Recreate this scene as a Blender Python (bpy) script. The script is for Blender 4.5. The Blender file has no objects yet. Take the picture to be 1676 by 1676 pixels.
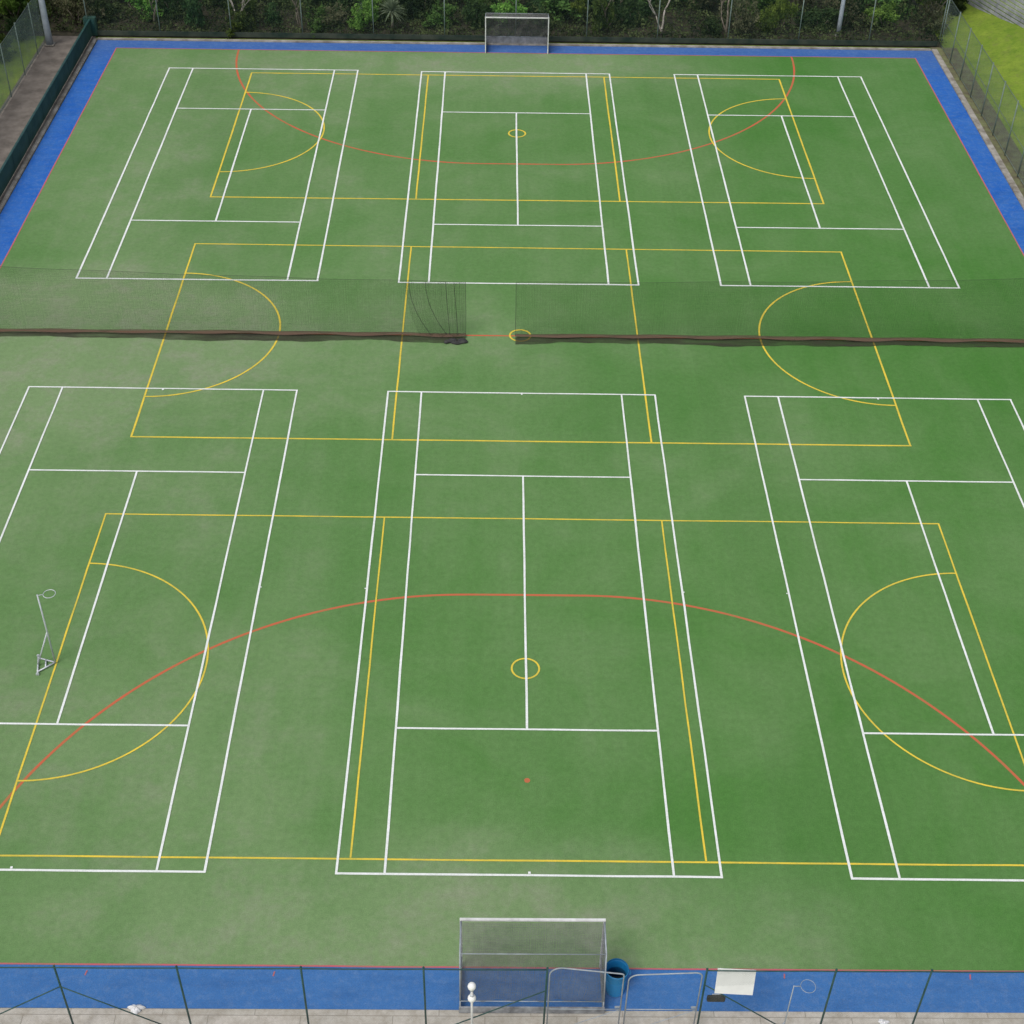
import bpy, bmesh, math, random
import numpy as np
from mathutils import Vector, Matrix
random.seed(7); np.random.seed(7)
scene=bpy.context.scene
col=scene.collection
RAD=math.radians

# ---------------------------------------------------------------- materials
def new_mat(name):
    m=bpy.data.materials.new(name); m.use_nodes=True
    nt=m.node_tree; nt.nodes.clear()
    out=nt.nodes.new("ShaderNodeOutputMaterial")
    return m,nt,out
def N(nt,t,**kw):
    n=nt.nodes.new(t)
    for k,v in kw.items():
        if hasattr(n,k): setattr(n,k,v)
    return n
def L(nt,a,b): nt.links.new(a,b)
def noise(nt,vec,scale,detail=4,rough=0.55,dist=0.0):
    n=N(nt,"ShaderNodeTexNoise"); n.inputs["Scale"].default_value=scale; n.inputs["Detail"].default_value=detail
    n.inputs["Roughness"].default_value=rough; n.inputs["Distortion"].default_value=dist
    L(nt,vec,n.inputs["Vector"]); return n.outputs["Fac"]
def mapping(nt,vec,scale=(1,1,1),loc=(0,0,0)):
    n=N(nt,"ShaderNodeMapping"); n.inputs["Scale"].default_value=scale; n.inputs["Location"].default_value=loc
    L(nt,vec,n.inputs["Vector"]); return n.outputs[0]
def remap(nt,v,a,b,c=0.0,d=1.0):
    n=N(nt,"ShaderNodeMapRange"); n.clamp=True
    n.inputs[1].default_value=a;n.inputs[2].default_value=b;n.inputs[3].default_value=c;n.inputs[4].default_value=d
    L(nt,v,n.inputs[0]); return n.outputs[0]
def math_(nt,op,a,b=None,clamp=False):
    n=N(nt,"ShaderNodeMath",operation=op); n.use_clamp=clamp
    for i,x in enumerate((a,b)):
        if x is None: continue
        if isinstance(x,(int,float)): n.inputs[i].default_value=x
        else: L(nt,x,n.inputs[i])
    return n.outputs[0]
def mix(nt,f,a,b,mode='MIX'):
    n=N(nt,"ShaderNodeMix",data_type='RGBA',blend_type=mode)
    if isinstance(f,(int,float)): n.inputs[0].default_value=f
    else: L(nt,f,n.inputs[0])
    for i,x in ((6,a),(7,b)):
        if isinstance(x,tuple): n.inputs[i].default_value=(*x,1)
        else: L(nt,x,n.inputs[i])
    return n.outputs[2]
def bsdf(nt,out,color,rough=0.8,metal=0.0,spec=0.3,bump=None,bstr=0.2,bdist=0.02):
    b=N(nt,"ShaderNodeBsdfPrincipled")
    if isinstance(color,tuple): b.inputs["Base Color"].default_value=(*color,1)
    else: L(nt,color,b.inputs["Base Color"])
    b.inputs["Roughness"].default_value=rough; b.inputs["Metallic"].default_value=metal
    b.inputs["Specular IOR Level"].default_value=spec
    if bump is not None:
        bm=N(nt,"ShaderNodeBump"); bm.inputs["Strength"].default_value=bstr; bm.inputs["Distance"].default_value=bdist
        L(nt,bump,bm.inputs["Height"]); L(nt,bm.outputs[0],b.inputs["Normal"])
    L(nt,b.outputs[0],out.inputs[0]); return b
def coords(nt): return N(nt,"ShaderNodeTexCoord").outputs["Object"]
def mottled(name,c1,c2,scale=3.0,rough=0.8,metal=0.0,spec=0.3,lo=0.35,hi=0.65,bstr=0.15,bdist=0.01):
    m,nt,out=new_mat(name); v=coords(nt)
    f=remap(nt,noise(nt,v,scale,6,0.6),lo,hi)
    bsdf(nt,out,mix(nt,f,c1,c2),rough,metal,spec,noise(nt,v,scale*8,3),bstr,bdist)
    return m

def seethrough(name,color,alpha,rough=0.8,var=0.0,scale=2.0,stretch=(1,1,1)):
    m,nt,out=new_mat(name); v=mapping(nt,coords(nt),stretch)
    d=N(nt,"ShaderNodeBsdfDiffuse"); d.inputs[0].default_value=(*color,1)
    t=N(nt,"ShaderNodeBsdfTransparent"); mx=N(nt,"ShaderNodeMixShader")
    f=remap(nt,noise(nt,v,scale,4),0.3,0.7,max(0,alpha-var),min(1,alpha+var))
    L(nt,f,mx.inputs[0]); L(nt,t.outputs[0],mx.inputs[1]); L(nt,d.outputs[0],mx.inputs[2]); L(nt,mx.outputs[0],out.inputs[0])
    return m

def turf_material():
    m,nt,out=new_mat("artificial_turf"); v=coords(nt)
    sep=N(nt,"ShaderNodeSeparateXYZ"); L(nt,v,sep.inputs[0]); X,Y=sep.outputs[0],sep.outputs[1]
    big=noise(nt,v,0.05,5,0.6,0.4)
    med=noise(nt,mapping(nt,v,loc=(31,7,0)),0.19,7,0.66,0.6)
    stre=noise(nt,mapping(nt,v,(0.45,0.05,1),(5,3,0)),1.0,4,0.6)
    stre2=noise(nt,mapping(nt,v,(1.6,0.12,1),(15,3,0)),1.0,4,0.6)
    w=math_(nt,'MULTIPLY',remap(nt,big,0.32,0.68),0.42)
    w=math_(nt,'ADD',w,math_(nt,'MULTIPLY',remap(nt,med,0.32,0.70),0.38))
    w=math_(nt,'ADD',w,math_(nt,'MULTIPLY',remap(nt,stre,0.25,0.75),0.16))
    w=math_(nt,'ADD',w,math_(nt,'MULTIPLY',remap(nt,stre2,0.25,0.75),0.12))
    w=math_(nt,'ADD',w,remap(nt,X,-20,16,0.13,-0.25))
    def blob(cx,cy,rx,ry,amt):
        a=math_(nt,'POWER',math_(nt,'DIVIDE',math_(nt,'SUBTRACT',X,cx),rx),2)
        b=math_(nt,'POWER',math_(nt,'DIVIDE',math_(nt,'SUBTRACT',Y,cy),ry),2)
        return remap(nt,math_(nt,'ADD',a,b),0.0,1.0,amt,0.0)
    for q in ((-1,-2.2,14,4.2,0.52),(0,59,11,6,0.38),(-20,27,11,8,0.78),(-20,30.5,6,3,0.5),(-4,56,20,4,0.27),(-9,28,10,4,0.25),(-9,4,3,9,0.12),(8,20,5,5,0.1),(-18,44,3,12,0.18),(-9.5,15,3,14,0.12),(8.5,45,3,14,0.12)):
        w=math_(nt,'ADD',w,blob(*q))
    w=math_(nt,'MULTIPLY',w,1.0,clamp=True)
    c=mix(nt,w,(0.062,0.182,0.034),(0.174,0.265,0.118))
    bald=math_(nt,'MULTIPLY',remap(nt,noise(nt,mapping(nt,v,loc=(3,90,0)),0.5,9,0.76),0.46,0.70),remap(nt,w,0.45,1.0),clamp=True)
    c=mix(nt,math_(nt,'MULTIPLY',bald,0.8),c,(0.260,0.275,0.195))
    damp=remap(nt,noise(nt,mapping(nt,v,(1,0.6,1),(60,11,0)),0.13,5,0.6),0.46,0.76,0.0,0.4)
    c=mix(nt,damp,c,(0.052,0.162,0.030))
    roll=N(nt,"ShaderNodeTexNoise"); roll.noise_dimensions='1D'; roll.inputs["Scale"].default_value=1.0; roll.inputs["Detail"].default_value=0
    L(nt,math_(nt,'MULTIPLY',math_(nt,'FLOOR',math_(nt,'DIVIDE',X,3.66)),7.31),roll.inputs["W"])
    rv=remap(nt,roll.outputs[0],0.3,0.7,0.98,1.02)
    grain=remap(nt,noise(nt,v,5.0,7,0.78),0.3,0.7,0.86,1.14)
    fine=remap(nt,noise(nt,v,34.0,3,0.75),0.3,0.7,0.80,1.20)
    g=math_(nt,'MULTIPLY',math_(nt,'MULTIPLY',grain,fine),rv)
    vm=N(nt,"ShaderNodeVectorMath",operation='SCALE'); L(nt,c,vm.inputs[0]); L(nt,g,vm.inputs[3])
    bsdf(nt,out,vm.outputs[0],0.9,0,0.12)
    return m

def line_material(name,color,wear=0.35,fwear=0.28):
    m,nt,out=new_mat(name); v=coords(nt)
    f=remap(nt,noise(nt,v,0.9,7,0.75),0.38,0.72,0.0,wear)
    f2=remap(nt,noise(nt,v,26,3,0.7),0.45,0.7,0.0,fwear)
    f=math_(nt,'ADD',f,f2,clamp=True)
    bsdf(nt,out,mix(nt,f,color,(0.14,0.24,0.08)),0.85,0,0.15)
    return m

def apron_material():
    m,nt,out=new_mat("blue_turf"); v=coords(nt)
    sep=N(nt,"ShaderNodeSeparateXYZ"); L(nt,v,sep.inputs[0]); Y=sep.outputs[1]
    f=remap(nt,noise(nt,v,0.7,7,0.7,0.5),0.35,0.7)
    c=mix(nt,f,(0.014,0.105,0.42),(0.04,0.150,0.45))
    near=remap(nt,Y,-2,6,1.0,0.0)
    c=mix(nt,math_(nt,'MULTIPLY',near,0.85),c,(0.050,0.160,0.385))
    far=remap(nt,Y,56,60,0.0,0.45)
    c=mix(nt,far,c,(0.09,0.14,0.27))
    f2=remap(nt,noise(nt,v,4,8,0.8),0.48,0.72,0,0.6)
    c=mix(nt,f2,c,(0.14,0.23,0.40))
    f3=remap(nt,noise(nt,mapping(nt,v,(0.35,1.2,1)),1.6,6,0.7),0.48,0.68,0,0.4)
    c=mix(nt,f3,c,(0.025,0.095,0.27))
    g=remap(nt,noise(nt,v,30,4,0.7),0.3,0.7,0.82,1.18)
    vm=N(nt,"ShaderNodeVectorMath",operation='SCALE'); L(nt,c,vm.inputs[0]); L(nt,g,vm.inputs[3])
    bsdf(nt,out,vm.outputs[0],0.9,0,0.12)
    return m

def leaf_material(name,dark,light,scale=1.3):
    m,nt,out=new_mat(name); v=coords(nt)
    oi=N(nt,"ShaderNodeObjectInfo")
    f=remap(nt,noise(nt,v,scale,5,0.75),0.38,0.66)
    c=mix(nt,f,dark,light)
    hs=N(nt,"ShaderNodeHueSaturation"); L(nt,c,hs.inputs["Color"])
    L(nt,remap(nt,oi.outputs["Random"],0,1,0.465,0.525),hs.inputs["Hue"]); L(nt,remap(nt,oi.outputs["Random"],0,1,0.6,1.5),hs.inputs["Value"])
    d=N(nt,"ShaderNodeBsdfDiffuse"); t=N(nt,"ShaderNodeBsdfTranslucent"); mx=N(nt,"ShaderNodeMixShader"); mx.inputs[0].default_value=0.25
    L(nt,hs.outputs[0],d.inputs[0]); L(nt,hs.outputs[0],t.inputs[0]); L(nt,d.outputs[0],mx.inputs[1]); L(nt,t.outputs[0],mx.inputs[2]); L(nt,mx.outputs[0],out.inputs[0])
    return m

M={}
M['turf']=turf_material()
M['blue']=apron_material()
M['white']=line_material("white_line_paint",(0.84,0.85,0.84),0.30,0.24)
M['yellow']=line_material("yellow_line_paint",(0.82,0.59,0.06),0.45)
M['red']=line_material("red_line_paint",(0.58,0.10,0.055),0.50)
M['pink']=line_material("pink_line_paint",(0.52,0.10,0.15),0.45)
def roughgrass():
    m,nt,out=new_mat("rough_mown_grass"); v=coords(nt)
    c=mix(nt,remap(nt,noise(nt,v,0.5,7,0.75),0.35,0.65),(0.14,0.24,0.025),(0.27,0.36,0.05))
    c=mix(nt,remap(nt,noise(nt,v,1.7,8,0.8),0.52,0.70,0,0.7),c,(0.19,0.17,0.08))
    c=mix(nt,remap(nt,noise(nt,v,5,6,0.8),0.50,0.68,0,0.6),c,(0.08,0.14,0.02))
    bsdf(nt,out,c,0.95,0,0.1,noise(nt,v,9,6,0.8),0.8,0.10); return m
M['grass']=roughgrass()
M['soil']=mottled("leaf_litter_soil",(0.02,0.022,0.014),(0.07,0.06,0.038),1.5,0.95,bstr=0.6,bdist=0.05)
M['scrub']=mottled("dry_leaf_ground",(0.11,0.09,0.06),(0.17,0.19,0.08),2.0,0.95,bstr=0.6,bdist=0.05)
M['path']=mottled("grey_brown_gravel_path",(0.13,0.112,0.095),(0.23,0.20,0.17),1.2,0.95,bstr=0.4,bdist=0.02)
def paver():
    m,nt,out=new_mat("concrete_paving"); v=coords(nt)
    b=N(nt,"ShaderNodeTexBrick"); L(nt,v,b.inputs["Vector"]); b.inputs["Scale"].default_value=1.0
    b.inputs["Color1"].default_value=(0.54,0.50,0.44,1); b.inputs["Color2"].default_value=(0.48,0.45,0.39,1); b.inputs["Mortar"].default_value=(0.30,0.28,0.24,1)
    b.inputs["Brick Width"].default_value=2.4; b.inputs["Row Height"].default_value=0.4; b.inputs["Mortar Size"].default_value=0.012
    f=remap(nt,noise(nt,v,2.2,9,0.8),0.40,0.66,0,0.75)
    bsdf(nt,out,mix(nt,f,b.outputs[0],(0.27,0.235,0.18)),0.9,0,0.2,noise(nt,v,20,5),0.5,0.02)
    return m
M['paver']=paver()
M['kerb']=mottled("weathered_concrete",(0.38,0.36,0.32),(0.18,0.16,0.13),1.6,0.9)
M['whitepaint']=mottled("white_painted_metal",(0.74,0.74,0.72),(0.50,0.50,0.48),2.5,0.5,spec=0.4)
M['signwhite']=mottled("white_panel",(0.80,0.80,0.78),(0.68,0.68,0.66),1.5,0.6)
M['galv']=mottled("galvanised_steel",(0.60,0.63,0.65),(0.46,0.48,0.50),4,0.5,metal=0.2,spec=0.5)
M['galvdull']=mottled("dull_galvanised_steel",(0.38,0.42,0.45),(0.25,0.28,0.31),4,0.55,metal=0.2,spec=0.4)
M['greenpaint']=mottled("dark_green_painted_steel",(0.012,0.05,0.048),(0.03,0.085,0.075),3,0.5)
M['wire']=mottled("grey_green_wire",(0.11,0.155,0.14),(0.19,0.24,0.21),3,0.6)
M['wiredark']=mottled("dark_green_wire",(0.03,0.06,0.05),(0.07,0.11,0.09),3,0.6)
M['board']=mottled("dark_green_board",(0.018,0.055,0.042),(0.035,0.085,0.066),1.2,0.7)
M['kick']=mottled("dirty_kick_board",(0.012,0.028,0.022),(0.055,0.065,0.05),0.9,0.8)
M['goalboard']=mottled("scuffed_grey_board",(0.34,0.35,0.36),(0.12,0.12,0.13),3,0.7)
M['blackboard']=mottled("dark_scuffed_board",(0.16,0.16,0.16),(0.30,0.30,0.30),3,0.7)
M['goalnet']=mottled("grey_black_goal_net",(0.10,0.10,0.10),(0.18,0.18,0.17),3,0.9)
M['curtain']=mottled("dark_barrier_net_twine",(0.032,0.052,0.026),(0.052,0.073,0.040),1,0.9)
M['hem']=seethrough("bunched_net_hem",(0.050,0.048,0.035),0.60,var=0.25,scale=1.6,stretch=(0.4,3,3))
M['hembrown']=seethrough("brown_weighted_hem",(0.120,0.082,0.058),0.85,var=0.12,scale=1.0,stretch=(0.4,4,3))
M['cord']=mottled("dark_cord",(0.025,0.025,0.025),(0.055,0.055,0.05),5,0.8)
M['windbreak']=seethrough("pale_green_windbreak_mesh",(0.30,0.38,0.34),0.34,var=0.12,scale=1.0)
M['bin']=mottled("blue_plastic",(0.012,0.20,0.46),(0.02,0.25,0.52),3,0.45,spec=0.5)
M['binin']=mottled("blue_bin_interior",(0.012,0.15,0.34),(0.018,0.19,0.40),3,0.8)
M['bark']=mottled("dark_bark",(0.09,0.075,0.055),(0.20,0.17,0.135),4,0.95)
M['palebark']=mottled("pale_bark",(0.46,0.42,0.37),(0.26,0.23,0.19),4,0.9)
M['leafdark']=leaf_material("dark_evergreen_leaves",(0.016,0.040,0.016),(0.085,0.142,0.050))
M['leafmid']=leaf_material("mid_green_leaves",(0.028,0.070,0.018),(0.14,0.24,0.062))
M['leafbright']=leaf_material("bright_green_leaves",(0.055,0.13,0.025),(0.22,0.36,0.07))
M['leafolive']=leaf_material("olive_leaves",(0.045,0.055,0.028),(0.20,0.20,0.115))
M['under']=leaf_material("undergrowth_leaves",(0.012,0.022,0.010),(0.12,0.15,0.058),0.8)
M['blade']=leaf_material("strappy_leaves",(0.14,0.21,0.12),(0.34,0.42,0.27),3)
M['timber']=mottled("weathered_grey_timber",(0.20,0.21,0.23),(0.40,0.41,0.42),1.5,0.9)
M['polegrey']=mottled("pale_blue_grey_pole",(0.42,0.47,0.52),(0.30,0.34,0.38),2,0.6)
M['globe']=mottled("white_globe_plastic",(0.85,0.85,0.82),(0.78,0.78,0.75),2,0.3,spec=0.5)
M['rope']=mottled("white_plastic_bag",(0.8,0.8,0.8),(0.6,0.6,0.6),6,0.6)

# ---------------------------------------------------------------- mesh helpers
class MB:
    """collects verts and faces for one part"""
    def __init__(s): s.v=[]; s.f=[]
    def add(s,verts,faces):
        o=len(s.v); s.v+= [tuple(x) for x in verts]; s.f+=[tuple(i+o for i in f) for f in faces]
    def shear(s,k): s.v=[(x,y+k*x,z) for x,y,z in s.v]
    def box(s,c,size,rz=0.0,bev=0.0):
        x,y,z=[k/2 for k in size]
        R=Matrix.Rotation(rz,3,'Z')
        b=min(bev,x*0.9,y*0.9,z*0.9)
        if b<=0:
            P=[(-x,-y,-z),(x,-y,-z),(x,y,-z),(-x,y,-z),(-x,-y,z),(x,-y,z),(x,y,z),(-x,y,z)]
            F=[(3,2,1,0),(4,5,6,7),(0,1,5,4),(1,2,6,5),(2,3,7,6),(3,0,4,7)]
            s.add([Vector(c)+R@Vector(p) for p in P],F); return
        bm=bmesh.new(); bmesh.ops.create_cube(bm,size=1)
        for q in bm.verts: q.co=Vector((q.co.x*2*x,q.co.y*2*y,q.co.z*2*z))
        bmesh.ops.bevel(bm,geom=bm.edges[:],offset=b,segments=2,affect='EDGES')
        bm.verts.index_update()
        s.add([Vector(c)+R@q.co for q in bm.verts],[[q.index for q in f.verts] for f in bm.faces]); bm.free()
    def tube(s,pts,r,n=8,closed=False,cap=True):
        pts=[Vector(p) for p in pts]; k=len(pts)
        rs=r if isinstance(r,(list,tuple)) else [r]*k
        T=[]
        for i in range(k):
            if closed: t=pts[(i+1)%k]-pts[i-1]
            else: t=pts[min(i+1,k-1)]-pts[max(i-1,0)]
            T.append(t.normalized())
        up=Vector((0,0,1)) if abs(T[0].z)<0.9 else Vector((1,0,0))
        a=T[0].cross(up).normalized()
        V=[]
        for i in range(k):
            a=(a-T[i]*a.dot(T[i])).normalized(); b=T[i].cross(a)
            for j in range(n):
                th=2*math.pi*j/n; V.append(pts[i]+(a*math.cos(th)+b*math.sin(th))*rs[i])
        F=[]
        for i in range(k if closed else k-1):
            i2=(i+1)%k
            for j in range(n): F.append((i*n+j,i*n+(j+1)%n,i2*n+(j+1)%n,i2*n+j))
        if cap and not closed:
            F.append(tuple(range(n))[::-1]); F.append(tuple((k-1)*n+j for j in range(n)))
        s.add(V,F)
    def ball(s,c,r,n=16,m=10,sc=(1,1,1)):
        V=[];F=[]
        for i in range(m+1):
            ph=math.pi*i/m
            for j in range(n):
                th=2*math.pi*j/n; V.append((c[0]+r*sc[0]*math.sin(ph)*math.cos(th),c[1]+r*sc[1]*math.sin(ph)*math.sin(th),c[2]+r*sc[2]*math.cos(ph)))
        for i in range(m):
            for j in range(n): F.append((i*n+j,(i+1)*n+j,(i+1)*n+(j+1)%n,i*n+(j+1)%n))
        s.add(V,F)
    def quad(s,a,b,c,d): s.add([a,b,c,d],[(0,1,2,3)])
    def grid(s,fn,nu,nv):
        V=[fn(i/nu,j/nv) for j in range(nv+1) for i in range(nu+1)]
        F=[(j*(nu+1)+i,j*(nu+1)+i+1,(j+1)*(nu+1)+i+1,(j+1)*(nu+1)+i) for j in range(nv) for i in range(nu)]
        s.add(V,F)
    def net(s,fn,lu,lv,cell,w,seg=0.4,jit=0.0):
        """net of crossing twines laid over the surface fn(u,v) of size lu x lv metres"""
        def run(n,length,other,swap):
            k=max(2,int(length/seg))
            for i in range(n+1):
                c=i/n; c=min(1,max(0,c+random.uniform(-jit,jit)/n)); hw=w/2/other
                V=[]
                for j in range(k+1):
                    t=j/k
                    for sgn in (-1,1):
                        cc=min(1,max(0,c+sgn*hw)); V.append(fn(t,cc) if swap else fn(cc,t))
                s.add(V,[(2*j,2*j+1,2*j+3,2*j+2) for j in range(k)])
        run(max(1,int(lu/cell)),lv,lu,False); run(max(1,int(lv/cell)),lu,lv,True)
    def chain(s,fn,ln,h,cell,w):
        """diagonal chain link wires; fn(s,z)->point"""
        d=cell*math.sqrt(2); hw=w/math.sqrt(2)
        for sg in (1,-1):
            c=-h
            while c<ln+h:
                if sg==1: t0,t1=max(0,-c),min(h,ln-c)
                else: t0,t1=max(0,c-ln),min(h,c)
                if t1>t0+0.02:
                    a=(c+sg*t0,t0); b=(c+sg*t1,t1)
                    s.quad(fn(a[0]-hw,a[1]),fn(a[0]+hw,a[1]),fn(b[0]+hw,b[1]),fn(b[0]-hw,b[1]))
                c+=d
    def obj(s,name,mat,parent=None,smooth=False,loc=(0,0,0)):
        me=bpy.data.meshes.new(name); me.from_pydata(s.v,[],s.f); me.update()
        me.materials.append(M[mat] if isinstance(mat,str) else mat)
        if smooth: me.polygons.foreach_set("use_smooth",[True]*len(me.polygons))
        o=bpy.data.objects.new(name,me); col.objects.link(o); o.location=loc
        if parent: o.parent=parent
        return o
def thing(name,label,cat,loc=(0,0,0),group=None,rz=0):
    e=bpy.data.objects.new(name,None); e.empty_display_size=0.3; col.objects.link(e); e.location=loc; e.rotation_euler=(0,0,rz)
    e["label"]=label; e["category"]=cat
    if group: e["group"]=group
    return e
def tag(o,label,cat,group=None):
    o["label"]=label;o["category"]=cat
    if group:o["group"]=group
def structure(o): o["kind"]="structure"; return o
def copy_thing(src,loc,rz=0,sc=(1,1,1)):
    e=src.copy(); col.objects.link(e); e.location=loc; e.rotation_euler=(0,0,rz); e.scale=sc
    for ch in src.children:
        c=ch.copy(); col.objects.link(c); c.parent=e
    return e

# ---------------------------------------------------------------- ground sheets
g=MB(); g.grid(lambda u,v:(-260+520*u,-200+560*v,-0.09),8,8); structure(g.obj("ground","grass"))
g=MB(); g.quad((-60,61.0,-0.05),(26.2,61.0,-0.05),(26.2,130,-0.05),(-60,130,-0.05)); structure(g.obj("wooded_ground","soil"))
g=MB(); g.quad((25.4,-12,-0.05),(27.0,-12,-0.05),(27.0,61,-0.05),(25.4,61,-0.05)); structure(g.obj("verge","scrub"))
def bank(u,v):
    x=26.9+40*u; y=-12+110*v
    h=1.6*(1-math.cos(min(1,u*5)*math.pi))/2
    return (x,y,-0.07+h+0.12*math.sin(x*0.9+y*0.4)*min(1,u*6))
g=MB(); g.grid(bank,40,60); structure(g.obj("grass_bank","grass",smooth=True))
g=MB(); g.quad((-28.5,-12,-0.04),(-25.5,-12,-0.04),(-25.5,61.0,-0.04),(-28.5,61.0,-0.04)); structure(g.obj("gravel_path","path"))
g=MB(); g.quad((-25.5,-8.5,-0.02),(25.5,-8.5,-0.02),(25.5,-4.22,-0.02),(-25.5,-4.22,-0.02)); structure(g.obj("paved_path","paver"))
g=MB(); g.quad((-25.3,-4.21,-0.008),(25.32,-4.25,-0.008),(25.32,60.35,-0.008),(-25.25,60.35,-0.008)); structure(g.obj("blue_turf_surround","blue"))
g=MB(); g.quad((-23.95,-2.88,0),(24.1,-3.06,0),(24.1,59.15,0),(-23.9,59.15,0)); structure(g.obj("artificial_turf_pitch","turf"))
g=MB()
g.box((-25.41,27.9,0.0),(0.22,65.2,0.12),bev=0.02); g.box((25.50,27.9,0.0),(0.34,65.2,0.12),bev=0.02)
g.box((0,60.48,0.0),(50.6,0.24,0.12),bev=0.02)
structure(g.obj("concrete_kerb","kerb"))

# ---------------------------------------------------------------- markings
def strip(mb,x0,y0,x1,y1,w,z):
    d=Vector((x1-x0,y1-y0)); l=d.length; d/=l; n=Vector((-d.y,d.x))*w/2
    k=max(1,int(l/1.5))
    V=[];F=[]
    for i in range(k+1):
        p=Vector((x0,y0))+d*l*i/k
        j=1+random.uniform(-.08,.08); o=random.uniform(-.007,.007)
        V+= [(p.x+n.x*j+o,p.y+n.y*j+o,z),(p.x-n.x*j+o,p.y-n.y*j+o,z)]
    for i in range(k): F.append((2*i+1,2*i+3,2*i+2,2*i))
    mb.add(V,F)
def arc(mb,cx,cy,r,a0,a1,w,z,n=64):
    V=[];F=[]
    for i in range(n+1):
        a=a0+(a1-a0)*i/n; wr=w*(1+random.uniform(-.05,.05))/2
        V+= [(cx+(r-wr)*math.cos(a),cy+(r-wr)*math.sin(a),z),(cx+(r+wr)*math.cos(a),cy+(r+wr)*math.sin(a),z)]
    for i in range(n): F.append((2*i,2*i+1,2*i+3,2*i+2))
    mb.add(V,F)
def ring(mb,cx,cy,r,w,z): arc(mb,cx,cy,r,0,2*math.pi,w,z,48)
def tennis(ox,oy,shear=0.0,marks=True,W=0.070):
    mb=MB(); H,S,Ln,a,b=5.485,4.115,23.77,5.485,18.285; z=0.014; z2=0.017
    for y in (0,Ln): strip(mb,-H-W/2,y,H+W/2,y,W*1.05,z)
    for x in (-H,-S,S,H): strip(mb,x,0.0,x,Ln,W,z2)
    for y in (a,b): strip(mb,-S,y,S,y,W,z)
    strip(mb,0,a,0,b,W,z2)
    if marks:
        strip(mb,0,0.04,0,0.12,W,z2); strip(mb,0,Ln-0.12,0,Ln-0.04,W,z2)
        for x in (-H-0.06,H+0.06): ring(mb,x,Ln/2,0.013,0.026,z)
    mb.shear(shear)
    o=mb.obj("tennis_court_marking","white"); o.location=(ox,oy,0); structure(o)
tennis(0.02,0,-0.0055); tennis(-14.69,0.086,-0.0055); tennis(14.70,-0.086,-0.0055)
tennis(-0.027,32.455,0.0004,False,0.085); tennis(-14.72,32.523,0.0004,False,0.085); tennis(14.734,32.49,0.0004,False,0.085)
def netball(cy,shear=0.0,h=7.625,WY=0.060):
    mb=MB(); z=0.008; z2=0.010; hx=15.345
    for y in (-h,h): strip(mb,-hx-WY/2,y,hx+WY/2,y,WY,z)
    for x in (-hx,hx): strip(mb,x,-h,x,h,WY,z2)
    for x in (-5.11,5.11): strip(mb,x,-h+0.04,x,h-0.04,WY*0.92,z2)
    arc(mb,-hx,0,4.9,-math.pi/2,math.pi/2,WY,0.0115); arc(mb,hx,0,4.9,math.pi/2,1.5*math.pi,WY,0.0115)
    ring(mb,0,0,0.45,WY,0.0115)
    mb.shear(shear)
    o=mb.obj("netball_court_marking","yellow"); o.location=(0,cy,0); structure(o)
netball(8.13,-0.0048); netball(28.12,-0.0037,WY=0.076); netball(48.14,0.0008,WY=0.086)
mb=MB(); z=0.004; R=14.6; PX=1.97
for (yb,sg,WR) in ((-2.95,1,0.095),(59.12,-1,0.11)):
    a0,a1=(0,math.pi/2) if sg>0 else (-math.pi/2,0)
    arc(mb,PX,yb,R,a0,a1,WR,z); 
    a0,a1=(math.pi/2,math.pi) if sg>0 else (-math.pi,-math.pi/2)
    arc(mb,-PX,yb,R,a0,a1,WR,z)
    strip(mb,-PX,yb+sg*R,PX,yb+sg*R,WR,z)
arc(mb,0,3.45,0.045,0,2*math.pi,0.09,z,24)
strip(mb,-23.9,28.1,24.1,28.08,0.09,z)
structure(mb.obj("hockey_pitch_marking","red"))
mb=MB(); WP=0.065
strip(mb,-23.93,-2.88,-23.88,59.12,WP,0.006); strip(mb,24.08,-3.06,24.06,59.12,WP,0.006)
strip(mb,-23.9,-2.89,24.08,-3.07,0.05,0.009); strip(mb,-23.9,59.14,24.1,59.14,WP,0.009)
for x in (-11.83,-6.83,6.83,11.83): strip(mb,x,-3.12,x-0.02,-3.26,0.035,z)
structure(mb.obj("pitch_boundary_marking","pink"))

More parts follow.
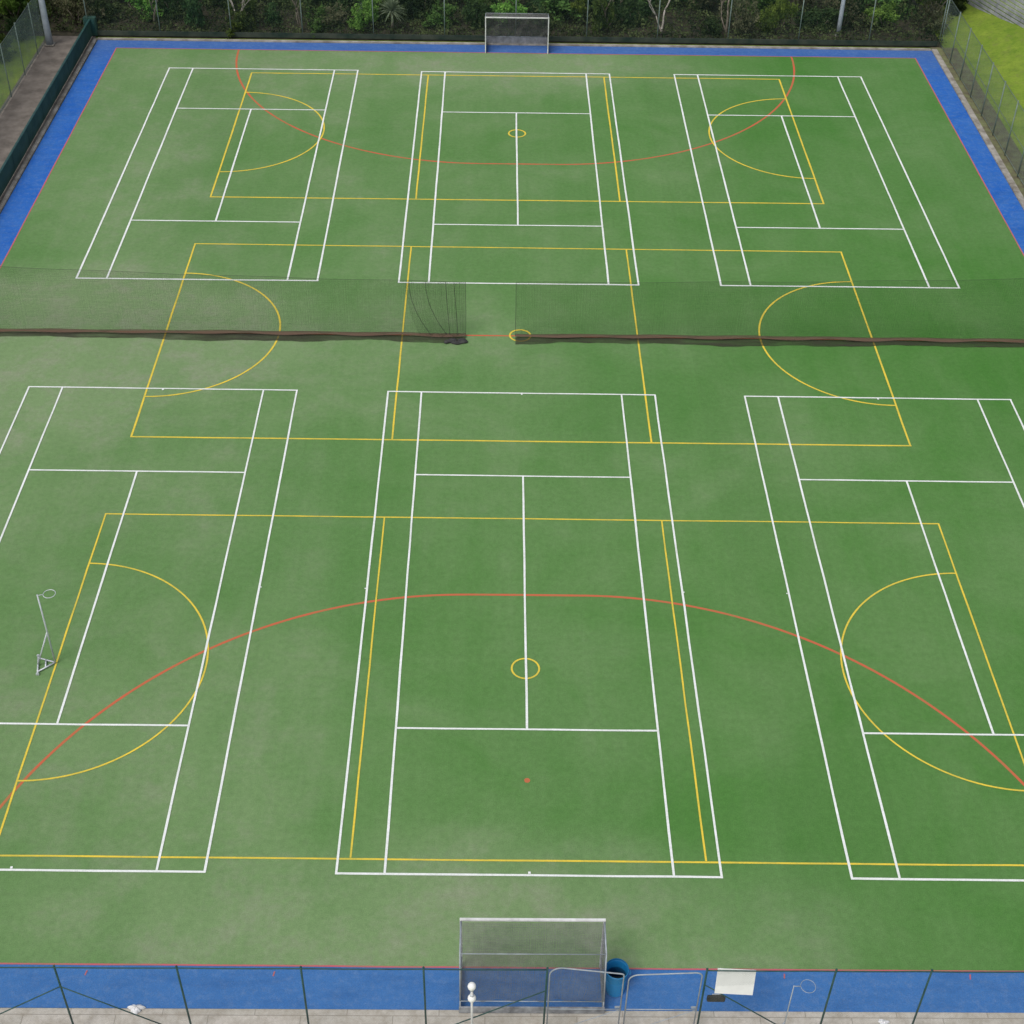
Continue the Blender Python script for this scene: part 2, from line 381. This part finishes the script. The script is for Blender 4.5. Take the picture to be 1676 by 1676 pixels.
# ---------------------------------------------------------------- hockey goals
def hockey_goal(label,loc,rz,boardmat,bh,netw,cell):
    t=thing("hockey_goal",label,"hockey goal",loc,"hockey goals on the pitch",rz)
    for i,x in enumerate((-1.865,1.865)):
        p=MB(); p.box((x,0,1.065),(0.06,0.075,2.13),bev=0.008); p.obj("post","whitepaint",t)
    p=MB(); p.box((0,0,2.16),(3.79,0.075,0.06),bev=0.008); p.obj("crossbar","whitepaint",t)
    p=MB()
    for x in (-1.865,1.865):
        p.tube([(x,0.04,2.13),(x,0.95,2.06)],0.022); p.tube([(x,0.95,2.06),(x,1.33,0.50)],0.020); p.tube([(x,1.33,0.50),(x,1.33,0.03)],0.020)
        p.tube([(x,0.05,0.52),(x,1.30,0.52)],0.018); p.tube([(x,0.04,2.05),(x,1.28,0.55)],0.014)
    p.tube([(-1.865,0.95,2.06),(1.865,0.95,2.06)],0.013); p.tube([(-1.865,1.33,0.50),(1.865,1.33,0.50)],0.014)
    p.obj("support_frame","galvdull",t,smooth=True)
    p=MB(); p.box((0,1.36,bh/2+0.01),(3.80,0.045,bh),bev=0.006); p.obj("backboard",boardmat,t)
    for x in (-1.87,1.87):
        p=MB(); p.box((x,0.70,bh/2+0.01),(0.04,1.26,bh),bev=0.006); p.obj("side_board",boardmat,t)
    p=MB()
    c,w=cell,netw
    p.net(lambda u,v:(-1.84+3.68*u+0.02*math.sin(v*5+u*9),0.06+0.88*v,2.11-0.05*v-(0.16+0.05*math.sin(u*13))*math.sin(math.pi*u)*math.sin(math.pi*v)),3.68,0.88,c,w,0.15,0.3)
    p.net(lambda u,v:(-1.84+3.68*u+0.04*math.sin(v*6+u*11),0.955+0.36*v+0.07*math.sin(math.pi*v)*math.sin(5*math.pi*u)+0.04*math.sin(v*7+u*31)*v,2.04-1.53*v-0.03*math.sin(u*17)*v),3.68,1.55,c,w,0.15,0.3)
    for x in (-1.845,1.845):
        p.net(lambda u,v:(x,0.05+(0.89+0.37*v)*u,2.10-0.05*u-v*(1.58-0.02*u)),1.1,1.55,c,w,0.5,0.3)
    p.obj("net","goalnet",t)
    return t
hockey_goal("white framed hockey goal with black net before the trees",(0.05,59.12,0),0,"blackboard",0.46,0.0105,0.04)
hockey_goal("white framed hockey goal with black net on blue surround",(0.02,-2.95,0),math.pi,"goalboard",0.26,0.0056,0.026)

# ---------------------------------------------------------------- dividing net curtain
def curtain(label,x0,x1,z0,z1,inner):
    t=thing("divider_net",label,"net",((x0+x1)/2,28.1,0),"divider nets across the pitch")
    cx=(x0+x1)/2; w=x1-x0
    def topz(u): return z0+(z1-z0)*u-0.10*math.sin(math.pi*u)+0.02*math.sin(u*23)
    seed=random.uniform(0,9)
    def f(u,v):
        x=x0+w*u-cx; zt=topz(u)
        fold=0.05*math.sin(x*2.1+seed)*v+0.03*math.sin(x*5.3+seed*2)*v
        return (x,fold-0.02-0.10*v*v,zt*(1-v)+0.08*v)
    p=MB(); p.net(f,w,3.0,0.035,0.0031,0.35,0.3); p.obj("net_curtain","curtain",t)
    def wd(x): return 0.50+0.08*math.sin(x*0.5+seed)+0.05*math.sin(x*1.3+2*seed)+0.025*math.sin(x*3.1)+0.012*math.sin(x*7.7)
    def sag(x): return 0.04*math.sin(x*0.31+seed)+0.02*math.sin(x*0.9+seed)
    def hem(u,v):
        x=x0+w*u-cx; tp=min(1,0.6+0.8*((u if inner>0 else 1-u)))
        return (x,-0.10-wd(x)*v*tp+sag(x),0.02+(0.06+0.02*math.sin(x*2+v*4))*math.sin(math.pi*v)**0.8)
    p=MB(); p.grid(hem,400,8); p.obj("bunched_hem","hem",t,smooth=True)
    def band(u,v):
        x=x0+w*u-cx
        return (x,0.02-(0.26+0.05*math.sin(x*1.9+seed))*v+sag(x)*0.4,0.11+0.04*math.sin(math.pi*v)+0.015*math.sin(x*1.7))
    p=MB(); p.grid(band,300,4); p.obj("weighted_band","hembrown",t,smooth=True)
    p=MB(); p.tube([(x0+w*i/40-cx,0,topz(i/40)) for i in range(41)],0.005,6); p.obj("top_cord","cord",t)
    xe=(x1 if inner>0 else x0)-cx
    p=MB(); p.tube([(xe,-0.02,topz(1 if inner>0 else 0)),(xe+0.01,-0.05,1.2),(xe,-0.1,0.06)],0.009,6); p.obj("edge_cord","cord",t)
    return t,cx
tl,cxl=curtain("dark barrier net with bunched hem and gathered end",-25.0,-2.36,3.30,2.66,1)
p=MB()
for xs in (-4.75,-4.05,-3.2,-2.85):
    q=[]
    for i in range(9):
        v=i/8; q.append((xs-cxl+ (0.9*v*v if xs<-3.9 else 0.15*v),-0.06-0.14*v,2.68*(1-v)+0.12*v))
    p.tube(q,0.010,6)
p.obj("gather_cord","cord",tl)
p=MB()
for k in range(20):
    p.ball((-2.8-cxl+random.uniform(-.42,.42),-0.60+random.uniform(-.14,.16),0.05),random.uniform(.05,.11),8,6,(1.9,1,0.6))
p.obj("heaped_netting","cord",tl,smooth=True)
p=MB(); p.net(lambda u,v:(-4.9+2.5*u-cxl+0.55*v*v*(1-u),-0.10-0.12*v+0.10*math.sin(u*22),2.66*(1-v)+0.1*v),2.6,2.8,0.05,0.0045,0.3,0.4); p.obj("gathered_netting","curtain",tl)
tr,cxr=curtain("dark barrier net with hem bunched along the turf",-0.22,25.2,2.68,3.25,-1)
for (x,t_,cx_) in ((-25.0,tl,cxl),(25.2,tr,cxr)):
    p=MB(); p.tube([(x-cx_,0,0),(x-cx_,0,3.4)],0.05,12); p.obj("post","greenpaint",t_,smooth=True)

# ---------------------------------------------------------------- netball posts
def netball_post(label,loc,rz,k=1.0,rr=0.19,mat="galv"):
    t=thing("netball_post",label,"netball post",loc,"netball posts",rz)
    p=MB(); p.tube([(0,0,0.05),(0,0,1.5),(0,0,3.07)],[0.03*k,0.028*k,0.024*k],10); p.obj("pole",mat,t,smooth=True)
    p=MB(); p.tube([(0.17+rr+rr*math.cos(a),rr*math.sin(a),3.05) for a in [2*math.pi*i/28 for i in range(28)]],0.012*k,6,closed=True)
    p.tube([(0.0,0,3.05),(0.17,0,3.05)],0.012,6); p.obj("ring",mat,t,smooth=True)
    p=MB()
    for a,b in (((0,0,0.06),(-0.55,-0.32,0.06)),((0,0,0.06),(-0.55,0.32,0.06)),((-0.55,-0.40,0.06),(-0.55,0.40,0.06)),((-0.55,0,0.06),(0,0,1.45)),((-0.3,-0.17,0.07),(-0.3,0.17,0.07))): p.tube([a,b],0.026*k,8)
    p.obj("base_frame",mat,t,smooth=True)
    for y in (-0.42,0.42):
        p=MB(); p.tube([(-0.55,y-0.02,0.055),(-0.55,y+0.02,0.055)],0.055,14); p.obj("wheel",mat,t)
    return t
netball_post("silver netball post on wheeled triangular base on turf",(-15.36,8.20,0),RAD(12))
netball_post("silver netball post standing on paving behind fence",(6.3,-5.40,0),RAD(0),0.55,0.18,"galvdull")

# ---------------------------------------------------------------- near fence, gates, bits
FY=-4.95; FZ=3.02
t=thing("chain_link_fence","dark green chain link fence with pipe rails beside paving","fence",(0,FY,0))
posts=[-23.7,-20.7,-17.7,-14.7,-11.7,-8.7,-5.7,-2.7,0.30,4.25,7.40,9.76,12.8,15.8,18.8,21.8,24.8]
for x in posts:
    dx=random.uniform(-.03,.03)
    p=MB(); p.tube([(x,0,0),(x+dx,0.01,FZ+0.03)],0.026,10); p.ball((x+dx,0.01,FZ+0.035),0.032,8,5); p.obj("post","greenpaint",t,smooth=True)
for a,b in ((-23.7,0.30),(4.25,24.8)):
    n_=40; p=MB(); p.tube([(a+(b-a)*i/n_,0,FZ-0.02-0.012*abs(math.sin(i*math.pi/5))) for i in range(n_+1)],0.018,8); p.obj("top_rail","greenpaint",t,smooth=True)
    p=MB(); p.chain(lambda s_,z_:(a+s_,-0.03,0.05+z_),b-a,FZ-0.08,0.05,0.0018); p.obj("mesh_panel","wire",t)
for a,b in (((-11.7,-0.02,2.2),(-14.2,-0.02,0.4)),((-11.7,-0.02,2.2),(-9.2,-0.02,0.3)),((0.3,-0.02,2.1),(-2.3,-0.02,0.3)),((4.25,-0.02,2.4),(6.6,-0.02,0.3))):
    p=MB(); p.tube([a,b],0.016,8); p.obj("diagonal_brace","greenpaint",t,smooth=True)
def gate(label,x0,x1,h0,h1,r0=0.3,r1=0.12):
    t=thing("gate",label,"gate",(x0,FY,0),"gates in the fence")
    w=x1-x0; pts=[(0.03,0,0.08)]
    def cr(cx,cz,r,a0,a1): return [(cx+r*math.cos(a),0,cz+r*math.sin(a)) for a in [a0+(a1-a0)*i/6 for i in range(7)]]
    pts+=cr(0.03+r0,h0-r0,r0,math.pi,math.pi/2)+cr(w-0.03-r1,h1-r1,r1,math.pi/2,0)+[(w-0.03,0,0.08)]
    p=MB(); p.tube(pts,0.018,8); p.tube([(0.03,0,0.1),(w-0.03,0,0.1)],0.016,8); p.tube([(0.03,0,1.25),(w-0.03,0,1.25)],0.012,8); p.tube([(0.05,0,0.12),(w-0.05,0,1.23)],0.010,8)
    p.obj("gate_frame","galvdull",t,smooth=True)
    p=MB(); p.chain(lambda s_,z_:(0.05+s_,0.012,0.12+z_),w-0.1,min(h0,h1)-0.26,0.05,0.0018); p.obj("mesh_panel","wire",t)
    p=MB(); p.box((w-0.10,0.03,1.3),(0.14,0.05,0.05),bev=0.01); p.obj("latch","galvdull",t)
gate("silver tubular gate with curved sloping top rail",0.36,2.25,3.08,2.84,0.30,0.08)
gate("silver tubular gate with curved rounded corners",2.32,4.18,2.80,2.90,0.26,0.16)
t=thing("notice_board","plain white notice panel leaning on the fence","sign",(4.98,FY-0.10,2.10)); t.rotation_euler=(RAD(-15),RAD(1.5),RAD(-2))
p=MB(); p.box((0,0,0.42),(0.95,0.02,0.80),bev=0.004); p.obj("panel","signwhite",t)
p=MB(); p.tube([(-.40,0.03,0.04),(-.40,0.03,0.80)],0.012,6); p.obj("bracket","galv",t)
p=MB(); p.tube([(.40,0.03,0.04),(.40,0.03,0.80)],0.012,6); p.obj("bracket","galv",t)
t=thing("lock_box","small black lock box on the fence","box",(4.62,FY+0.07,0))
p=MB(); p.box((0,0.02,1.62),(0.46,0.10,0.20),bev=0.02); p.obj("housing","cord",t)
p=MB(); p.box((0.02,0.08,1.70),(0.24,0.02,0.04),bev=0.004); p.obj("lid","galv",t)
# bin
t=thing("rubbish_bin","open turquoise blue plastic rubbish bin beside the goal","bin",(2.24,-3.62,0))
t.scale=(1.05,1.05,1.15)
p=MB()
n=28
P=[(0.0,0.01),(0.225,0.01),(0.24,0.05),(0.275,0.80),(0.290,0.81),(0.296,0.86),(0.285,0.87)]
for i in range(len(P)-1):
    (r0,z0_),(r1,z1_)=P[i],P[i+1]
    V=[];F=[]
    for j in range(n):
        a=2*math.pi*j/n; V.append((r0*math.cos(a),r0*math.sin(a),z0_)); V.append((r1*math.cos(a),r1*math.sin(a),z1_))
    for j in range(n): F.append((2*j,(2*j+2)%(2*n),(2*j+3)%(2*n),2*j+1))
    p.add(V,F)
p.obj("bin_body","bin",t,smooth=True)
p=MB(); V=[];F=[]
for j in range(n):
    a=2*math.pi*j/n; V+= [(0.284*math.cos(a),0.284*math.sin(a),0.868),(0.235*math.cos(a),0.235*math.sin(a),0.12)]
for j in range(n): F.append((2*j+1,(2*j+3)%(2*n),(2*j+2)%(2*n),2*j))
F.append(tuple(2*j+1 for j in range(n)))
p.add(V,F); p.obj("bin_interior","binin",t,smooth=True)
for x in (-0.30,0.30):
    p=MB(); p.tube([(x,-0.07,0.74),(x*1.13,-0.05,0.72),(x*1.13,0.05,0.72),(x,0.07,0.74)],0.014,6); p.obj("handle","bin",t,smooth=True)
# globe light
t=thing("globe_lamp","white post carrying two stacked white globes","lamp",(-1.52,-5.25,0))
p=MB(); p.tube([(0,0,0),(0,0,2.72)],0.03,12); p.obj("pole","whitepaint",t,smooth=True)
for z_ in (2.22,2.74):
    p=MB(); p.ball((0,0,z_),0.105,18,12,(1,1,1.05)); p.obj("globe","globe",t,smooth=True)
for z_ in (2.36,2.60):
    p=MB(); p.tube([(0,0,z_-.03),(0,0,z_+.03)],0.05,12); p.obj("collar","galv",t,smooth=True)
# litter
for i,(x,y) in enumerate(((-10.3,-4.25),(9.2,-4.55))):
    p=MB(); k_=1.0 if i==0 else 0.7
    def fl(u,v):
        a=2*math.pi*u; ph=math.pi*v/2; rr=0.16*k_*(1+0.25*math.sin(3*a+i)+0.15*math.sin(7*a))
        return (rr*math.sin(ph)*math.cos(a)*1.2,rr*math.sin(ph)*math.sin(a)*0.8,0.0+0.12*k_*math.cos(ph)*(1+0.2*math.sin(5*a)))
    p.grid(fl,24,6); o=p.obj("plastic_bag","rope",loc=(x,y,-0.005)); tag(o,"crumpled white plastic bag lying beside the fence","litter","litter by the fence")

# ---------------------------------------------------------------- perimeter fences
def fence_line(name,label,axis,pos,a,b,step,h,meshmat,postr=0.035,rails=(),postmat="greenpaint",z0=0.0,wire=None):
    t=thing(name,label,"fence",(pos,a,z0) if axis=='y' else (a,pos,z0))
    ln=b-a; k=int(round(ln/step))
    P=(lambda s,z_,o=0:(o,s,z_)) if axis=='y' else (lambda s,z_,o=0:(s,o,z_))
    for i in range(k+1):
        s=ln*i/k; p=MB(); p.tube([P(s,0),P(s,h+0.05)],postr,8); p.ball(P(s,h+0.05),postr*1.15,8,5); p.obj("post",postmat,t,smooth=True)
    for z_ in rails:
        p=MB(); p.tube([P(0,z_),P(ln,z_)],0.018,6); p.obj("rail",postmat,t,smooth=True)
    p=MB()
    if wire: p.chain(lambda s_,z_:P(s_,0.05+z_,0.045),ln,h-0.08,wire[0],wire[1])
    else: p.grid(lambda u,v:P(ln*u,0.05+(h-0.08)*v,0.045),k,2)
    p.obj("mesh_panel",meshmat,t)
    return t
t=fence_line("chain_link_fence","tall green chain link fence along the wooded edge",'x',61.1,-25.9,25.9,4.32,3.6,"wiredark",0.032,(3.58,0.12),postmat="wire",wire=(0.06,0.0036))
p=MB(); p.box((25.9,-0.08,0.17),(51.6,0.05,0.30),bev=0.01); p.obj("kick_board","kick",t)
fence_line("chain_link_fence","tall grey green chain link fence below a grass bank",'y',26.0,-8,61.0,2.46,3.0,"wire",0.034,(2.98,0.12,1.5),wire=(0.06,0.010),postmat="wire")
t=fence_line("windbreak_fence","fence clad in pale green windbreak mesh beside path",'y',-28.25,-8,61.0,3.0,3.0,"windbreak",0.03,(2.98,0.12),postmat="wire")
p=MB(); p.chain(lambda s_,z_:(-0.02,s_,0.05+z_),69,2.92,0.06,0.007); p.obj("chain_link_panel","wire",t)
t=thing("low_board_wall","low dark green board wall along the gravel path","wall",(-25.72,-8,0))
for i in range(23):
    p=MB(); p.box((0,1.5+3*i,0.5),(0.06,2.97,0.95),bev=0.01); p.obj("board_panel","board",t)
p=MB(); p.box((0,34.5,1.01),(0.12,69,0.05),bev=0.01); p.obj("capping_rail","greenpaint",t)
t=thing("utility_cabinet","small dark green cabinet at the pitch corner","cabinet",(-25.75,61.15,0))
p=MB(); p.box((0,0,0.55),(0.75,0.4,1.1),bev=0.03); p.obj("cabinet_body","board",t)
p=MB(); p.box((0,-0.215,0.6),(0.6,0.03,0.85),bev=0.008); p.obj("door","greenpaint",t)
def pole(label,loc,r):
    t=thing("floodlight_pole",label,"light pole",loc,"floodlight poles beside the pitch")
    p=MB(); p.tube([(0,0,0),(0,0,1.2),(0,0,12)],[r*1.15,r,r*0.6],16); p.obj("pole","polegrey",t,smooth=True)
    p=MB(); p.box((0,0,0.01),(r*3,r*3,0.03),bev=0.005); p.obj("base_plate","kerb",t)
    for x in (-0.5,0.5):
        p=MB(); p.box((x,0,12.1),(0.6,0.35,0.25),bev=0.04); p.obj("floodlight","galv",t)
    p=MB(); p.tube([(-0.8,0,11.95),(0.8,0,11.95)],0.04,8); p.obj("crossarm","galv",t)
pole("pale blue grey floodlight pole beside the gravel path",(-27.95,59.6,0),0.19)
pole("pale blue grey floodlight pole among dark trees",(20.0,62.6,0),0.13)
t=thing("timber_wall","weathered grey timber slat wall on the grass bank","wall",(30.7,63.4,0.2),rz=math.atan2(-6.7,2.4))
for i in range(8):
    p=MB(); p.box((0,0,0.2+0.26*i),(9.0,0.05,0.19),bev=0.01); p.obj("slat","timber",t)
for x in (-4.4,-1.5,1.5,4.4):
    p=MB(); p.box((x,0.09,1.05),(0.12,0.12,2.5),bev=0.01); p.obj("post","timber",t)

# ---------------------------------------------------------------- vegetation
def leaves(n_clump,per,rx,ry,rz,cz,size,spread,lowcut=-1.0,shell=0.55,lobes=5):
    C=[]
    LB=[(np.random.uniform(-.55,.55),np.random.uniform(-.5,.5),np.random.uniform(-.45,.5),np.random.uniform(.38,.7)) for _ in range(lobes)]
    while len(C)<n_clump:
        d=np.random.normal(size=3); d/=np.linalg.norm(d)
        l=LB[np.random.randint(lobes)]
        r=(shell+(1-shell)*np.random.rand())*l[3]
        c=(l[0]+d[0]*r,l[1]+d[1]*r,l[2]+d[2]*r)
        if c[2]<lowcut: continue
        C.append((c[0]*rx,c[1]*ry,cz+c[2]*rz))
    C=np.repeat(np.array(C),per,0)
    return quads(C+np.random.normal(size=C.shape)*spread,size)
def quads(P,size):
    n=len(P)
    a=np.random.normal(size=(n,3)); a/=np.linalg.norm(a,axis=1)[:,None]
    b=np.random.normal(size=(n,3)); b-=a*(a*b).sum(1)[:,None]; b/=np.linalg.norm(b,axis=1)[:,None]
    s=size*(0.6+0.8*np.random.rand(n))[:,None]
    V=np.stack([P-a*s,P-b*s*0.55,P+a*s,P+b*s*0.55],1).reshape(-1,3)
    V[:,2]=np.maximum(V[:,2],0.02)
    return V,n
def meshquads(name,mat,parent,V,n):
    me=bpy.data.meshes.new(name); me.vertices.add(len(V)); me.vertices.foreach_set("co",V.ravel())
    me.loops.add(4*n); me.loops.foreach_set("vertex_index",np.arange(4*n,dtype=np.int32))
    me.polygons.add(n); me.polygons.foreach_set("loop_start",np.arange(0,4*n,4,dtype=np.int32))
    me.update(calc_edges=True); me.validate(); me.materials.append(M[mat])
    o=bpy.data.objects.new(name,me); col.objects.link(o)
    if parent: o.parent=parent
    return o
def leafobj(name,mat,parent,*a,**k):
    V,n=leaves(*a,**k); return meshquads(name,mat,parent,V,n)
def trunkmesh(h,r,lean,limbs,mat,parent,low=0.35):
    p=MB(); pts=[];n=8
    for i in range(n+1):
        u=i/n; pts.append((lean*u*u+0.1*math.sin(u*7)*h*0.08,0.06*h*math.sin(u*4)*0.5,h*u))
    p.tube(pts,[r*(1.25 if i==0 else 1-0.75*i/n) for i in range(n+1)],9)
    for k in range(limbs):
        u=low+(0.95-low)*k/max(1,limbs-1); i=min(n-1,int(u*n)); b=Vector(pts[i]); a=k*2.4+random.random()
        ln=h*(0.45-0.2*u); e=[]
        for j in range(5):
            q=j/4; e.append(b+Vector((math.cos(a)*ln*q,math.sin(a)*ln*q,ln*0.75*q+0.15*math.sin(q*5)*ln*0.3)))
        p.tube(e,[r*0.5*(1-u*0.5)*(1-0.8*j/4) for j in range(5)],6)
    return p.obj("trunk",mat,parent,smooth=True)
TG="trees behind the pitch"; BG="bushes behind the pitch"
def proto_tree(label,mat,h,r,crown,low=0.35):
    t=thing("tree",label,"tree",(0,0,0),TG); trunkmesh(h*0.85,r,0.5,8,"bark",t,low); leafobj("crown",mat,t,*crown); return t
def proto_bush(label,mat,crown):
    t=thing("bush",label,"bush",(0,0,0),BG)
    p=MB()
    for k in range(6):
        a=k*1.05; p.tube([(0.05*math.cos(a),0.05*math.sin(a),0),(0.3*math.cos(a),0.3*math.sin(a),0.5),(0.6*math.cos(a),0.6*math.sin(a),1.1)],[0.04,0.03,0.012],6)
    p.obj("stem","bark",t,smooth=True); leafobj("foliage",mat,t,*crown); return t
T=[proto_tree("dark leafy evergreen tree with dense crown","leafdark",7.5,0.17,(140,34,3.2,3.0,3.8,5.0,0.17,0.22,-1.0,0.3,9)),
   proto_tree("mid green tree with loose open crown","leafmid",7.0,0.14,(100,30,2.8,2.8,3.4,4.7,0.15,0.20,-1.0,0.3,9)),
   proto_tree("tall olive green tree with sparse crown","leafolive",8.0,0.15,(75,28,2.8,2.8,3.6,5.2,0.14,0.22,-1.0,0.3,9),0.15)]
B=[proto_bush("dark green bush against the fence","leafdark",(80,40,1.7,1.3,1.5,1.05,0.09,0.10,-0.65,0.3,7)),
   proto_bush("bright green leafy bush against the fence","leafbright",(70,40,1.6,1.2,1.3,0.95,0.08,0.10,-0.65,0.3,7)),
   proto_bush("dry olive bush against the fence","leafolive",(50,34,1.6,1.2,1.3,0.9,0.07,0.13,-0.65,0.3,6)),
   proto_bush("mid green ragged bush against the fence","leafmid",(80,40,1.8,1.3,1.4,1.0,0.085,0.11,-0.65,0.3,7))]
used={}
def place(proto,loc,rz,sc,scz=None,scx=None):
    s3=(scx or sc,sc,scz or sc)
    if id(proto) not in used:
        used[id(proto)]=1; proto.location=loc; proto.rotation_euler=(0,0,rz); proto.scale=s3; return proto
    return copy_thing(proto,loc,rz,s3)
rnd=random.Random(11)
xs=-31.0
while xs<26.0:
    k=rnd.choices([0,1,2,3],[4,2.2,2.8,3])[0]
    if 17.5<xs<19: k=0
    if 15<xs<17.2: k=1
    if 3<xs<5: k=1
    if not(-9.0<xs<-6.4) and not(8.0<xs<10.4):
        place(B[k],(xs,rnd.uniform(62.6,64.2),-0.05),rnd.uniform(0,6.28),rnd.uniform(0.55,0.95),rnd.uniform(0.5,1.25),rnd.uniform(.6,1.2))
    xs+=rnd.uniform(1.3,2.8)
xs=-33.0
while xs<27:
    k=rnd.choices([0,1,2,3],[5,1,2,3])[0]
    place(B[k],(xs,rnd.uniform(65.2,67.2),-0.05),rnd.uniform(0,6.28),rnd.uniform(1.1,1.6),rnd.uniform(0.8,1.8),rnd.uniform(1.1,1.9))
    xs+=rnd.uniform(2.1,3.4)
for row,(ya,yb,st) in enumerate(((65.6,69,4.3),(70,73,4.6))):
    xs=-34.0+row
    while xs<27:
        k=rnd.choices([0,1,2],[5,2,2])[0]
        place(T[k],(xs,rnd.uniform(ya,yb),-0.05),rnd.uniform(0,6.28),rnd.uniform(0.85,1.2),rnd.uniform(0.95,1.3))
        xs+=st*rnd.uniform(0.75,1.3)
for (x,y) in ((-33.5,57),(-35,52),(-32,63.5)):
    place(T[rnd.choice([0,1])],(x,y,-0.05),rnd.uniform(0,6),rnd.uniform(.8,1.1))
for (x,y,k) in ((-29.9,60.5,0),(-30.4,57.4,3),(26.6,63.2,2),(-30.6,54.0,1),(-30.2,50.5,3),(28.2,66.5,0)):
    place(B[k],(x,y,-0.05),1.0,0.7)
n=42000
P=np.stack([np.random.uniform(-33,26.5,n),61.5+9.5*np.random.rand(n)**1.2,np.random.rand(n)],1)
hh=0.22+0.60*(0.5+0.5*np.sin(P[:,0]*1.3+2*np.sin(P[:,1]*0.9)))*(0.5+0.5*np.sin(P[:,0]*0.47+P[:,1]*1.1+1))+0.40*np.maximum(0,np.sin(P[:,0]*2.9+P[:,1]*2.1+3*np.sin(P[:,0]*0.7)))
P[:,2]=P[:,2]**0.7*hh*np.clip((P[:,1]-61.3)/1.0,0.2,1.6)
V,nq=quads(P,0.085)
o=meshquads("undergrowth","under",None,V,nq); tag(o,"tangled dark green undergrowth below the trees","undergrowth"); o["kind"]="stuff"
def bare(label,loc,rz,mat="palebark",s=1.0):
    t=thing("bare_tree",label,"tree",loc,"bare trees behind the pitch",rz); p=MB(); t.scale=(s,s,s)
    def br(b,d,l,r,dep):
        e=[b]; 
        for j in range(4):
            d=(d+Vector((random.uniform(-.18,.18),random.uniform(-.18,.18),random.uniform(-.02,.12)))).normalized(); e.append(e[-1]+d*l/4)
        p.tube(e,[r*(1-0.1*j) for j in range(5)],7)
        if dep>0:
            for k in range(2 if dep>2 else 3):
                nd=(d+Vector((random.uniform(-.8,.8),random.uniform(-.6,.6),random.uniform(-.1,.4)))).normalized(); br(e[-1],nd,l*0.72,r*0.6,dep-1)
    br(Vector((0,0,0)),Vector((0.1,0,1)),1.3,0.07,4); br(Vector((0.1,0.05,0)),Vector((-0.6,0,0.9)),1.1,0.05,3)
    p.obj("trunk",mat,t,smooth=True)
bare("bare pale barked tree with forking branches",(9.0,62.5,-0.05),0.3,s=1.15)
bare("bare grey barked tree among bushes",(5.6,62.9,-0.05),4.0,"bark")
bare("bare grey barked tree among bushes",(-22.2,62.4,-0.05),2.0,"bark",1.2)
bare("bare grey barked tree among bushes",(-13.2,62.3,-0.05),1.0,"bark",1.1)
bare("bare pale barked tree with forking branches",(-17.2,62.5,-0.05),1.7,"palebark",0.9)
bare("bare grey barked tree among bushes",(13.0,62.3,-0.05),5.0,"bark",1.2)
def cordyline(loc,sc):
    t=thing("cabbage_tree","spiky pale green cabbage tree with strappy leaves","tree",loc,"cabbage trees behind the pitch"); t.scale=(sc,)*3
    p=MB(); p.tube([(0,0,0),(0.05,0,0.7),(0,0,1.2)],[0.09,0.07,0.06],8); p.obj("trunk","bark",t,smooth=True)
    p=MB()
    for i in range(130):
        a=random.uniform(0,6.283); el=random.uniform(-0.5,1.45); l=random.uniform(0.7,1.0)
        d=Vector((math.cos(a)*math.cos(el),math.sin(a)*math.cos(el),math.sin(el))); s=Vector((-math.sin(a),math.cos(a),0))*0.028
        b=Vector((0,0,1.2)); m1=b+d*l*0.55; m2=b+d*l+Vector((0,0,-0.16*l))
        p.add([b-s*.6,b+s*.6,m1+s,m1-s,m2],[(0,1,2,3),(3,2,4)])
    p.obj("crown","blade",t)
cordyline((-7.6,62.2,-0.05),1.15); cordyline((-9.2,63.4,-0.05),0.8)

# ---------------------------------------------------------------- world, light, camera
w=bpy.data.worlds.new("World"); scene.world=w; w.use_nodes=True; nt=w.node_tree; nt.nodes.clear()
sky=nt.nodes.new("ShaderNodeTexSky"); sky.sky_type='NISHITA'; sky.sun_disc=False
EL,AZ=RAD(57),RAD(220)
sky.sun_elevation=EL; sky.sun_rotation=AZ; sky.air_density=1.0; sky.dust_density=3.0
hs=nt.nodes.new("ShaderNodeHueSaturation"); hs.inputs["Saturation"].default_value=0.45
bg=nt.nodes.new("ShaderNodeBackground"); bg.inputs[1].default_value=0.15
o=nt.nodes.new("ShaderNodeOutputWorld")
nt.links.new(sky.outputs[0],hs.inputs["Color"]); nt.links.new(hs.outputs[0],bg.inputs[0]); nt.links.new(bg.outputs[0],o.inputs[0])
ld=bpy.data.lights.new("sun","SUN"); ld.energy=1.5; ld.angle=RAD(22); ld.color=(1.0,0.97,0.94)
lo=bpy.data.objects.new("sun",ld); col.objects.link(lo)
d=Vector((math.sin(AZ)*math.cos(EL),math.cos(AZ)*math.cos(EL),math.sin(EL)))
lo.rotation_euler=(-d).to_track_quat('-Z','Y').to_euler(); lo.location=(0,0,50)
cd=bpy.data.cameras.new("camera"); cd.lens=36*2357.5/1676; cd.sensor_width=36; cd.clip_end=1200; cd.clip_start=0.5
co=bpy.data.objects.new("camera",cd); col.objects.link(co); co.location=(-1.0914,-24.8583,34.1727); co.rotation_euler=(0.876,-0.015,-0.0042)
scene.camera=co
scene.view_settings.view_transform='Standard'; scene.view_settings.look='None'; scene.view_settings.exposure=0
